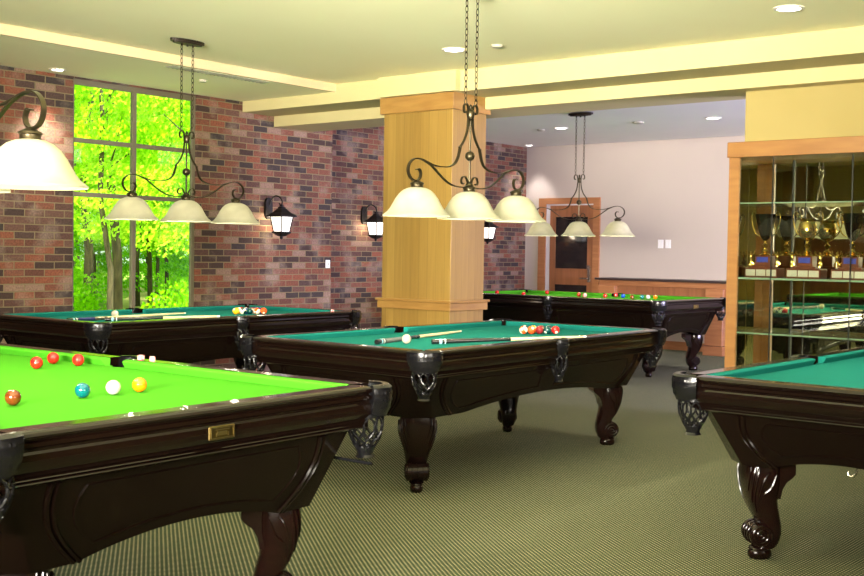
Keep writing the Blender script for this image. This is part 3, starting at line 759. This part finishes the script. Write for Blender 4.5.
RACK3 = {(0, 0): ('yellow_pool_ball', 'plain yellow ball at the left tip of the rack on the table by the window'), (1, 0): ('green_striped_ball', 'white and green ball second in the front row of the rack by the window'), (2, 0): ('green_pool_ball', 'dark green ball in the middle of the front row of the rack by the window'), (3, 0): ('orange_striped_ball', 'cream and orange striped ball fourth in the front row of the rack by the window'), (4, 0): ('orange_pool_ball', 'plain orange ball at the right end of the rack on the table by the window'),
    (0, 1): ('yellow_striped_ball', 'yellow striped ball behind the plain yellow ball of the rack by the window'), (1, 1): ('blue_pool_ball', 'blue ball in the second row of the rack by the window'), (2, 1): ('maroon_striped_ball', 'white and maroon ball in the second row of the rack by the window'), (3, 1): ('purple_pool_ball', 'purple ball in the second row of the rack by the window'),
    (0, 2): ('red_pool_ball', 'red ball in the third row of the rack by the window'), (1, 2): ('black_pool_ball', 'black ball in the third row of the rack by the window'), (2, 2): ('purple_striped_ball', 'purple striped ball in the third row of the rack by the window')}
def rack(P, rz, D, grp):
    a = Vector((math.cos(R(-30)+rz), math.sin(R(-30)+rz))); c_ = Vector((math.cos(R(30)+rz), math.sin(R(30)+rz)))
    for (i, j), (k, lab) in D.items():
        q = Vector(P)+.0575*(a*i+c_*j)
        rot = (1.1, .3, .2+i) if 'striped' in k else (i*.9, j*.7+.6, i)
        ball(k, q.x, q.y, zp, lab, grp, rot)
rack((6.347, 4.281), -.12, RACK2, 'racked balls on the middle table')
rack((6.334, 7.153), -.1, RACK3, 'racked balls on the table by the window')
ball('cue_ball', 5.13, 4.291, zp, 'white cue ball between the two cues on the middle table', 'cue balls')
ball('cue_ball', 5.29, 7.362, zp, 'white cue ball beside the cues on the table by the window', 'cue balls')

# cues
def cue(a, c, label, grp, butt=.0148, wrapc=m_cue_w, ring=True, light_from=.5):
    a = Vector(a); c = Vector(c); L_ = (c-a).length
    o = empty('pool_cue', a, 0, label, 'cue', grp); o.rotation_mode = 'QUATERNION'; o.rotation_quaternion = (c-a).to_track_quat('X', 'Z')
    def seg(nm, x0, x1, m):
        b = B(); n = 14
        rr = lambda x: butt-(butt-.006)*(x/L_)
        for_ = [(x0, rr(x0)), (x1, rr(x1))]
        tube(b, [(x0, 0, 0), ((x0+x1)/2, 0, 0), (x1, 0, 0)], [rr(x0), rr((x0+x1)/2), rr(x1)], n)
        return obj(nm, b, m, o, smooth=True)
    seg('butt_cap', 0, .03, m_cue_d); seg('butt', .03, .10, m_cue_d)
    if ring:
        b = B(); tube(b, [(.045, 0, 0), (.06, 0, 0)], butt+.0004, 14); obj('inlay_ring', b, m_cue_s, o, smooth=True)
        b = B(); tube(b, [(.078, 0, 0), (.084, 0, 0)], butt+.0003, 14); obj('inlay_ring', b, m_white, o, smooth=True)
    seg('wrap', .10, .30*L_, wrapc); seg('forearm', .30*L_, light_from*L_, m_cue_d); seg('shaft', light_from*L_, L_-.02, m_cue_l)
    b = B(); tube(b, [(L_-.02, 0, 0), (L_, 0, 0)], .0062, 10); obj('tip', b, m_white, o, smooth=True)
    return o
cue((4.946, 4.365, .7810), (6.143, 4.655, .7735), 'pool cue lying behind the cue ball on the middle table', 'cues on the middle table', light_from=.46)
cue((5.205, 4.16, .7810), (6.00, 3.585, .8068), 'pool cue on the middle table with its pale tip resting on the near rail', 'cues on the middle table', wrapc=m_cue_d, light_from=.5)
cue((4.70, 7.10, .7810), (6.03, 7.43, .7735), 'pool cue reaching past the cue ball on the table by the window', 'cues on the table by the window', light_from=.2, wrapc=mat('dark_blue_wrap', srgb(26, 34, 90), .5))
cue((4.96, 7.02, .7810), (5.60, 6.50, .8068), 'pool cue lying in front of the cue ball on the table by the window', 'cues on the table by the window', light_from=.5, wrapc=m_cue_d)

def chalk(x, y, z, rz, lab):
    b = B(); bbox(b, -.011, .011, -.011, .011, 0, .020, .001); o = obj('chalk_cube', b, m_chalk, loc=(x, y, z)); o.rotation_euler = (0, 0, rz); tag(o, lab, 'chalk', 'cubes of cue chalk on the rails')
    b = B()
    for s in (-1, 1): box(b, -.0065, .0065, s*.0112-.0003, s*.0112+.0003, .004, .016); box(b, s*.0112-.0003, s*.0112+.0003, -.0065, .0065, .004, .016)
    obj('label_patch', b, m_chalkw, o); 
    b = B(); lathe(b, [(.008, .0201), (.008, .0206)], 12); obj('chalk_face', b, m_chalkw, o)
chalk(2.967, 3.945, .8348, .3, 'red and white chalk cube on the near green table, beside the side pocket')
chalk(2.962, 3.862, .8348, .9, 'red and white chalk cube on the near green table, farther from the pocket')
chalk(6.83, 6.52, .8002, .2, 'pale chalk cube on the rail of the table by the window')

# ------------------------------------------------------------------ hanging lamps
def make_lamp(ztop, name='pendant_lamp'):
    root = empty(name)
    b = B()
    # oval canopy plate
    n = 32
    for (s, z0, z1) in ((1, ztop-.0006, ztop-.02), (.86, ztop-.02, ztop-.03)):
        A = [b.verts.new((.16*s*math.cos(2*PI*k/n), .06*s*math.sin(2*PI*k/n), z0)) for k in range(n)]; D = [b.verts.new((.16*s*math.cos(2*PI*k/n), .06*s*math.sin(2*PI*k/n), z1)) for k in range(n)]
        for k in range(n): b.faces.new((A[k], A[(k+1) % n], D[(k+1) % n], D[k]))
        b.faces.new(A); b.faces.new(D)
    for x in (-.055, 0, .055): lathe(b, [(.008, ztop-.03), (.008, ztop-.045), (.002, ztop-.048)], 8, (x, 0))
    obj('canopy', b, m_irond, root)
    for s in (-1, 1):
        b = B(); z = ztop-.04; k = 0; zl = 2.212
        step = (z-zl)/round((z-zl)/.034)
        while z > zl+.001:
            t = (ztop-z)/(ztop-zl); x = s*(.055-.003*t); zc_ = z-step/2; pts = []
            for q in range(14):
                a = 2*PI*q/14; u = .0095*math.cos(a); w = (step*.5+.004)*math.sin(a)
                pts.append((x+(u if k % 2 else 0), (0 if k % 2 else u), zc_+w))
            tube(b, pts, .0028, 5, closed=True); z -= step; k += 1
        obj('chain', b, m_iron, root, smooth=True)
    # hub, hooks, rod, ball
    b = B(); lathe(b, [(.004, 2.215), (.012, 2.20), (.008, 2.185), (.020, 2.178), (.026, 2.168), (.024, 2.14), (.018, 2.125), (.006, 2.12)], 16)
    tube(b, [(0, 0, 2.13), (0, 0, 1.70)], .0065, 8)
    bmesh.ops.create_uvsphere(b, u_segments=18, v_segments=12, radius=.030, matrix=Matrix.Translation((0, 0, 1.90)))
    lathe(b, [(.008, 1.74), (.022, 1.732), (.026, 1.72), (.014, 1.705), (.010, 1.69)], 16)
    obj('stem', b, m_iron, root, smooth=True)
    for s in (-1, 1):
        b = B()
        ribbon(b, spline([(s*x, z) for x, z in [(.018, 2.125), (.022, 2.17), (.03, 2.205), (.05, 2.215), (.066, 2.20), (.068, 2.175), (.058, 2.16), (.048, 2.168)]]), .016, .006)
        ribbon(b, spline([(s*x, z) for x, z in [(.02, 2.14), (.028, 2.07), (.05, 2.01), (.085, 1.962), (.108, 1.945)]]), .016, .006)
        ribbon(b, spline([(s*x, z) for x, z in [(.098, 1.952), (.110, 1.91), (.125, 1.875), (.155, 1.842), (.21, 1.822), (.28, 1.816), (.35, 1.820), (.41, 1.834), (.47, 1.848), (.53, 1.846), (.572, 1.82), (.588, 1.785), (.578, 1.75), (.55, 1.726), (.51, 1.722), (.482, 1.737), (.474, 1.765), (.488, 1.788), (.512, 1.785)]], 6), .020, .006)
        ribbon(b, spline([(s*x, z) for x, z in [(.43, 1.838), (.37, 1.815), (.29, 1.765), (.22, 1.728), (.15, 1.71), (.08, 1.706), (.03, 1.716), (.012, 1.735)]]), .016, .006)
        obj('scroll_arm', b, m_iron, root)
        b = B()
        ribbon(b, spline([(s*x, z) for x, z in [(.012, 1.70), (.022, 1.745), (.045, 1.772), (.072, 1.768), (.084, 1.745), (.074, 1.727), (.058, 1.732)]]), .014, .005)
        obj('scroll_leaf', b, m_iron, root)
    for x in (-.505, 0, .505):
        b = B()
        outp = [(.034, 1.682), (.052, 1.679), (.080, 1.667), (.104, 1.646), (.124, 1.618), (.140, 1.588), (.155, 1.562), (.171, 1.542), (.187, 1.530), (.197, 1.522), (.196, 1.515)]
        inp = [(max(.028, r-.005), z-.003) for r, z in outp[::-1][1:]]
        lathe(b, [(.034, 1.682)]+outp[1:]+inp, 40, (0, 0), cap=False)
        sh = obj('lamp_shade', b, m_shade, root, smooth=True); sh.location = (x, 0, -.0); 
        b = B(); lathe(b, [(.012, 1.722), (.022, 1.718), (.040, 1.708), (.042, 1.702), (.036, 1.698), (.036, 1.684), (.040, 1.678), (.02, 1.676)], 20); obj('socket_cap', b, m_iron, sh, smooth=True)
        b = B(); lathe(b, [(.012, 1.672), (.016, 1.65), (.026, 1.625), (.028, 1.61), (.02, 1.592), (.004, 1.584)], 14); obj('bulb', b, m_bulb, sh, smooth=True)
        l = bpy.data.lights.new('lamp_light', 'POINT'); l.energy = 18; l.color = (1, .90, .66); l.shadow_soft_size = .035
        lo = bpy.data.objects.new('lamp_light', l); C.objects.link(lo); lo.parent = sh; lo.location = (0, 0, 1.565)
    return root
GL_ = 'three-shade iron hanging lamps over the tables'
lA = make_lamp(2.9118); lA.location = (5.57, 4.175, 0)
tag(lA, 'iron hanging lamp with three cream shades over the middle teal table', 'hanging lamp', GL_)
lB = copy_tree(lA); lB.location = (5.67, 6.99, 0); lB['label'] = 'iron hanging lamp with three cream shades in front of the forest window'
lC = copy_tree(lA); lC.location = (2.22, 4.09, 0); lC.rotation_euler = (0, 0, PI/2); lC['label'] = 'iron hanging lamp at the left edge, one big cream shade before the brick wall'
lD = copy_tree(lA); lD.location = (5.62, 1.45, 0); lD['label'] = 'iron hanging lamp over the right table, a cream shade just at the right edge'
lE = copy_tree(lA); lE.location = (11.13, 6.78, 0); lE.rotation_euler = (0, 0, PI/2); lE['label'] = 'iron hanging lamp with three cream shades over the far green table before the door'

# ------------------------------------------------------------------ wall lanterns
def make_sconce():
    """origin on the wall, lantern hangs in -Y"""
    root = empty('wall_lantern')
    b = B(); n = 20
    A = []
    for y in (-.002, -.03):
        A.append([b.verts.new((.05*math.copysign(abs(math.cos(2*PI*k/n))**.7, math.cos(2*PI*k/n)), y, 1.745+.115*math.copysign(abs(math.sin(2*PI*k/n))**.7, math.sin(2*PI*k/n)))) for k in range(n)])
    for k in range(n): b.faces.new((A[0][k], A[0][(k+1) % n], A[1][(k+1) % n], A[1][k]))
    b.faces.new(A[0]); b.faces.new(A[1]); obj('backplate', b, m_black, root)
    b = B(); tube(b, spline([(0, -.03, 1.78), (0, -.06, 1.84), (0, -.12, 1.875), (0, -.19, 1.86), (0, -.225, 1.82), (0, -.22, 1.785), (0, -.195, 1.78), (0, -.185, 1.80)]), .0075, 8); tube(b, [(0, -.22, 1.80), (0, -.22, 1.765)], .006, 8)
    obj('scroll_arm', b, m_black, root, smooth=True)
    cy = -.22
    def sq(b, prof, n=4, rot=PI/4):
        rings = [[b.verts.new((r*math.cos(rot+2*PI*k/n), cy+r*math.sin(rot+2*PI*k/n), z)) for k in range(n)] for r, z in prof]
        for P_, Q in zip(rings, rings[1:]):
            for k in range(n): b.faces.new((P_[k], P_[(k+1) % n], Q[(k+1) % n], Q[k]))
        b.faces.new(rings[0]); b.faces.new(rings[-1])
    b = B(); sq(b, [(.018, 1.785), (.022, 1.765), (.04, 1.755), (.04, 1.745), (.055, 1.735), (.095, 1.70), (.158, 1.668), (.160, 1.655), (.12, 1.652)]); obj('roof', b, m_black, root)
    b = B(); sq(b, [(.112, 1.6515), (.078, 1.500)]); obj('lantern_glass', b, m_sconce, root)
    b = B()
    for k in range(4):
        a = PI/4+k*PI/2; tube(b, [(.117*math.cos(a), cy+.117*math.sin(a), 1.652), (.083*math.cos(a), cy+.083*math.sin(a), 1.498)], .006, 6)
    sq(b, [(.10, 1.4995), (.102, 1.488), (.075, 1.47), (.04, 1.452), (.015, 1.447), (.014, 1.425), (.003, 1.418)])
    obj('cage', b, m_black, root)
    l = bpy.data.lights.new('lantern_light', 'POINT'); l.energy = 5; l.color = (1, .82, .6); l.shadow_soft_size = .07
    lo = bpy.data.objects.new('lantern_light', l); C.objects.link(lo); lo.parent = root; lo.location = (-.0, cy+.125, 1.60)
    return root
sA = make_sconce(); sA.location = (8.33, WY, 0); tag(sA, 'black wall lantern on the brick wall, the leftmost, right of the window', 'wall lantern', 'black wall lanterns on the brick')
sB = copy_tree(sA); sB.location = (10.70, W2, .015); sB['label'] = 'black wall lantern on the brick just left of the wooden column'
sC = copy_tree(sA); sC.location = (13.10, W2, .015); sC['label'] = 'black wall lantern on the brick right of the column, half hidden by it'

# ------------------------------------------------------------------ trophy cabinet
CX0, CXB, CY1, CY0 = 8.215, 8.585, 3.674, .90
cab = empty('trophy_cabinet', (8.4, 2.3, 0), 0, 'wood framed glass trophy cabinet with mirrored back at the right edge', 'display cabinet')
def cb(name, qs, m, bev=.002):
    b = B()
    for q in qs: bbox(b, q[0]-8.4, q[1]-8.4, q[2]-2.3, q[3]-2.3, q[4], q[5], bev)
    return obj(name, b, m, cab)
cb('cornice', [(CX0-.015, CXB, CY0-.015, CY1+.012, 2.066, 2.183)], m_woodc, .004)
cb('stile', [(CX0, CX0+.03, CY1-.085, CY1, .0, 2.0655)], m_woodc); cb('mirror_side', [(CX0+.031, CXB-.013, CY1-.012, CY1-.006, .361, 2.065)], m_mirror, .0005); cb('side_panel', [(CX0+.031, CXB, CY1-.005, CY1, .0, 2.0655)], m_woodc); cb('stile', [(CX0, CXB, CY0, CY0+.085, .0, 2.0655)], m_woodc)
cb('base', [(CX0+.01, CXB, CY0+.086, CY1-.014, .0, .36)], m_woodc)
cb('mirror_back', [(CXB-.012, CXB-.004, CY0+.086, CY1-.013, .361, 2.065)], m_mirror, .0005)
for z, t_ in ((1.724, .010), (1.155, .016), (.735, .012)): cb('glass_shelf', [(CX0+.03, CXB-.014, CY0+.087, CY1-.014, z-t_, z)], m_shelf, .001)
ys = [CY1-.086, 3.33, 2.74, 2.15, 1.56, CY0+.086]
for i in range(5):
    g = cb('glass_door', [(CX0+.006, CX0+.012, ys[i+1]+.004, ys[i]-.004, .362, 2.064)], m_glass, .0005)
cb('shelf_standard', [(CXB-.028, CXB-.014, y-.006, y+.006, .362, 2.06) for y in (3.30, 2.72, 2.13)], m_black, .001)
cb('shelf_bracket', [(CX0+.013, CX0+.022, y-.004, y+.004, .362, 2.06) for y in (3.33, 2.74, 2.15)], m_black, .001)
def make_trophy(cupm, kind=0):
    root = empty('trophy')
    b = B(); bbox(b, -.075, .075, -.13, .13, 0, .072, .004); bbox(b, -.06, .06, -.085, .085, .072, .088, .003); obj('wooden_base', b, m_trwood, root)
    b = B()
    for k in (-1, 0, 1): box(b, -.0775, -.0752, k*.082-.037, k*.082+.037, .012, .060)
    obj('engraved_plate', b, m_plate, root)
    b = B(); bbox(b, -.05, .05, -.06, .06, .088, .165, .003); obj('plinth', b, m_trwood, root)
    b = B(); box(b, -.0525, -.0502, -.045, .045, .115, .155); obj('title_plate', b, m_blue, root)
    b = B(); z = .165
    lathe(b, [(.042, z), (.045, z+.006), (.030, z+.012), (.020, z+.022), (.028, z+.034), (.016, z+.046), (.011, z+.06), (.022, z+.075), (.024, z+.085), (.012, z+.096), (.010, z+.112), (.018, z+.118)], 20)
    obj('stem', b, m_gold, root, smooth=True)
    b = B(); z = .283
    if kind == 0: pr = [(.014, z), (.030, z+.015), (.045, z+.05), (.058, z+.10), (.070, z+.15), (.078, z+.20), (.074, z+.20), (.066, z+.15), (.052, z+.10), (.03, z+.03), (.004, z+.02)]
    else: pr = [(.014, z), (.040, z+.01), (.062, z+.04), (.070, z+.08), (.062, z+.12), (.054, z+.14), (.064, z+.16), (.060, z+.16), (.05, z+.14), (.055, z+.11), (.06, z+.08), (.05, z+.04), (.004, z+.02)]
    lathe(b, pr, 24); obj('cup', b, cupm, root, smooth=True)
    for s in (-1, 1):
        b = B(); tube(b, spline([(0, s*y, z+zz) for y, zz in [(.045, .03), (.075, .05), (.10, .10), (.112, .16), (.108, .205), (.09, .215), (.078, .20), (.085, .185)]]), [.005]*36 if False else .005, 6); obj('handle', b, m_gold, root, smooth=True)
    for s in (-1, 1):   # winged victory figurine at each side
        b = B(); y = s*.105
        lathe(b, [(.018, .0885), (.018, .096), (.010, .100), (.012, .115), (.009, .135), (.013, .150), (.015, .165), (.009, .178), (.005, .182)], 10, (-.02, y))
        bmesh.ops.create_uvsphere(b, u_segments=8, v_segments=6, radius=.009, matrix=Matrix.Translation((-.02, y, .190)))
        for q in (-1, 1):
            tube(b, [(-.02, y+q*.010, .168), (-.024, y+q*.030, .182), (-.028, y+q*.034, .205)], .004, 6)
            tube(b, [(-.02, y+q*.005, .13), (-.022, y+q*.018, .105), (-.02, y+q*.014, .09)], .005, 6)
        obj('figurine', b, m_gold, root, smooth=True)
    return root
GT = 'trophy cups on the middle cabinet shelf'
t0 = make_trophy(m_cup, 0); t1 = make_trophy(m_gold, 1)
for (o, y, lab) in ((t0, 3.43, 'dark cup trophy with gold handles on plaque base, leftmost on the cabinet shelf'), (t1, 3.105, 'gold cup trophy on plaque base, second from the left on the cabinet shelf'),
    (None, 2.77, 'dark cup trophy with gold handles on plaque base, third from the left on the shelf'), (None, 2.44, 'gold cup trophy on plaque base, just beyond the right edge of the shelf')):
    if o is None: o = copy_tree(t0 if y > 2.6 else t1)
    o.location = (8.36, y, 1.1555); tag(o, lab, 'trophy', GT)

# ------------------------------------------------------------------ forest beyond the window
m_leaf = []
for i, (c1, c2) in enumerate((((120, 190, 12), (200, 240, 40)), ((95, 175, 14), (165, 228, 28)), ((145, 210, 24), (220, 246, 70)))):
    m = bpy.data.materials.new('spring_leaves'); m.use_nodes = True; t = m.node_tree; t.nodes.clear()
    o_ = node(t, 'ShaderNodeOutputMaterial'); mx = node(t, 'ShaderNodeMixShader'); d = node(t, 'ShaderNodeBsdfDiffuse'); tl = node(t, 'ShaderNodeBsdfTranslucent')
    ge = node(t, 'ShaderNodeNewGeometry'); r = ramp(t, [(0, srgb(*c1)), (1, srgb(*c2))]); t.links.new(ge.outputs['Random Per Island'], r.inputs[0])
    t.links.new(r.outputs[0], d.inputs[0]); t.links.new(r.outputs[0], tl.inputs[0]); mx.inputs[0].default_value = .5
    t.links.new(d.outputs[0], mx.inputs[1]); t.links.new(tl.outputs[0], mx.inputs[2]); t.links.new(mx.outputs[0], o_.inputs[0]); m_leaf.append(m)
m_bark = noise_mat('dark_bark', [(.3, srgb(44, 38, 24)), (.7, srgb(84, 74, 48))], (20, 20, 4), .9)
m_birch = noise_mat('pale_bark', [(.3, srgb(66, 66, 46)), (.7, srgb(104, 106, 80))], (10, 10, 16), .8)
m_soil = noise_mat('forest_ground', [(.35, srgb(90, 130, 30)), (.65, srgb(150, 176, 60))], (2, 2, 2), 1)
m_path = noise_mat('leafy_path', [(.3, srgb(150, 140, 90)), (.7, srgb(196, 184, 120))], (3, 3, 3), 1)
b = B(); box(b, -20, 60, 9.4, 75, -.6, -.3); struct('ground', b, m_soil)['kind'] = 'structure'
def leaves(bm, c, rad, n, s, rnd):
    for _ in range(n):
        while True:
            p = Vector((rnd.uniform(-1, 1), rnd.uniform(-1, 1), rnd.uniform(-1, 1)))
            if .15 < p.length < 1: break
        q = Vector((c[0]+p.x*rad[0], c[1]+p.y*rad[1], c[2]+p.z*rad[2]))
        a = Vector((rnd.gauss(0, 1), rnd.gauss(0, 1), rnd.gauss(0, .6))).normalized(); d = a.orthogonal().normalized(); e = a.cross(d); k = s*rnd.uniform(.6, 1.3)
        bm.faces.new([bm.verts.new(q+d*k), bm.verts.new(q+e*k*.55), bm.verts.new(q-d*k), bm.verts.new(q-e*k*.55)])
def make_tree(H, r, bark, lm, nleaf, s, seed, low):
    rnd = random.Random(seed); root = empty('tree')
    b = B(); pts = [(rnd.gauss(0, .06)*k, rnd.gauss(0, .06)*k, -.3+H*k/6) for k in range(7)]; tube(b, pts, [r*(1-.11*k) for k in range(7)], 9)
    for k in range(7):
        z = H*rnd.uniform(.35, .95); a = rnd.uniform(0, 6.28); ln = rnd.uniform(.6, 1.5)
        tube(b, [(0, 0, z), (math.cos(a)*ln*.5, math.sin(a)*ln*.5, z+.25), (math.cos(a)*ln, math.sin(a)*ln, z+.7)], [r*.3, r*.2, r*.08], 5)
    obj('trunk', b, bark, root, smooth=True)
    b = B(); cl = 30
    for k in range(cl):
        z = low+(H*1.02-low)*k/(cl-1); a = rnd.uniform(0, 6.28); rr = rnd.uniform(.2, 1.3)
        leaves(b, (math.cos(a)*rr, math.sin(a)*rr, z), (rnd.uniform(.5, 1.0), rnd.uniform(.5, 1.0), rnd.uniform(.15, .35)), nleaf//cl, s, rnd)
    obj('crown', b, lm, root)
    return root
protos = [make_tree(8, .10, m_bark, m_leaf[0], 13000, .044, 1, 2.4), make_tree(7.5, .06, m_bark, m_leaf[2], 14000, .044, 2, 1.5), make_tree(8.5, .045, m_birch, m_leaf[2], 10000, .042, 3, 2.6), make_tree(7.5, .07, m_bark, m_leaf[1], 15000, .052, 4, .4)]
LT = ['dark trunked tree with lime green leaves in the forest outside the window', 'slender tree thick with yellow green leaves outside the window', 'pale barked young tree in the forest outside the window', 'low branched leafy tree deeper in the forest outside the window']
rnd = random.Random(22); used = [0]*4; dirx, diry = .594, .804
k = 0
for t_, spread, num in ((9, 2.2, 3), (12.5, 2.8, 5), (16.5, 3.4, 6), (21, 4.2, 7), (26, 5.2, 9), (32, 7, 12), (38, 8, 15)):
    for i in range(num):
        lat = -spread+2*spread*(i+.5)/num+rnd.uniform(-.35, .35)
        tt = t_+rnd.uniform(-.9, .9)
        x = 6.66+dirx*tt+diry*lat; y = WY+.3+diry*tt-dirx*lat
        if y < WY+2.2: y = WY+2.2+rnd.random()
        j = [0, 1, 0, 1, 2][k % 5] if t_ < 17 else [1, 3, 0, 3, 2][k % 5]
        o = protos[j] if not used[j] else copy_tree(protos[j]); used[j] = 1
        o.location = (x, y, 0); o.rotation_euler = (0, 0, rnd.uniform(0, 6.28)); sc = rnd.uniform(.85, 1.2); o.scale = (sc, sc, sc)
        tag(o, LT[j], 'tree', 'trees of kind %s in the forest outside the window' % ['dark trunked', 'slender leafy', 'pale barked', 'low branched'][j]); k += 1
b = B(); rr = random.Random(5)
for i in range(90):
    tt = rr.uniform(7, 30); lat = rr.uniform(-3.4, 3.4)*(.6+tt/30)
    if abs(lat-.3) < .5+.02*tt: continue
    leaves(b, (6.66+dirx*tt+diry*lat, WY+.3+diry*tt-dirx*lat+.6, .15), (.7, .6, .6), 420, .045, rr)
o = obj('undergrowth', b, m_leaf[1]); tag(o, 'low leafy undergrowth on the forest floor outside the window', 'undergrowth', None, 'stuff')
b = B(); pl = []
for t_ in range(0, 34):
    c = Vector((6.66+dirx*(t_+2)+diry*(.35+.4*math.sin(t_*.3)), WY+1+diry*(t_+1)-dirx*(.35), -.29)); n_ = Vector((diry, -dirx, 0))
    pl.append((b.verts.new(c-n_*.6), b.verts.new(c+n_*.6)))
for a, c in zip(pl, pl[1:]): b.faces.new((a[0], a[1], c[1], c[0]))
obj('path', b, m_path)['kind'] = 'structure'
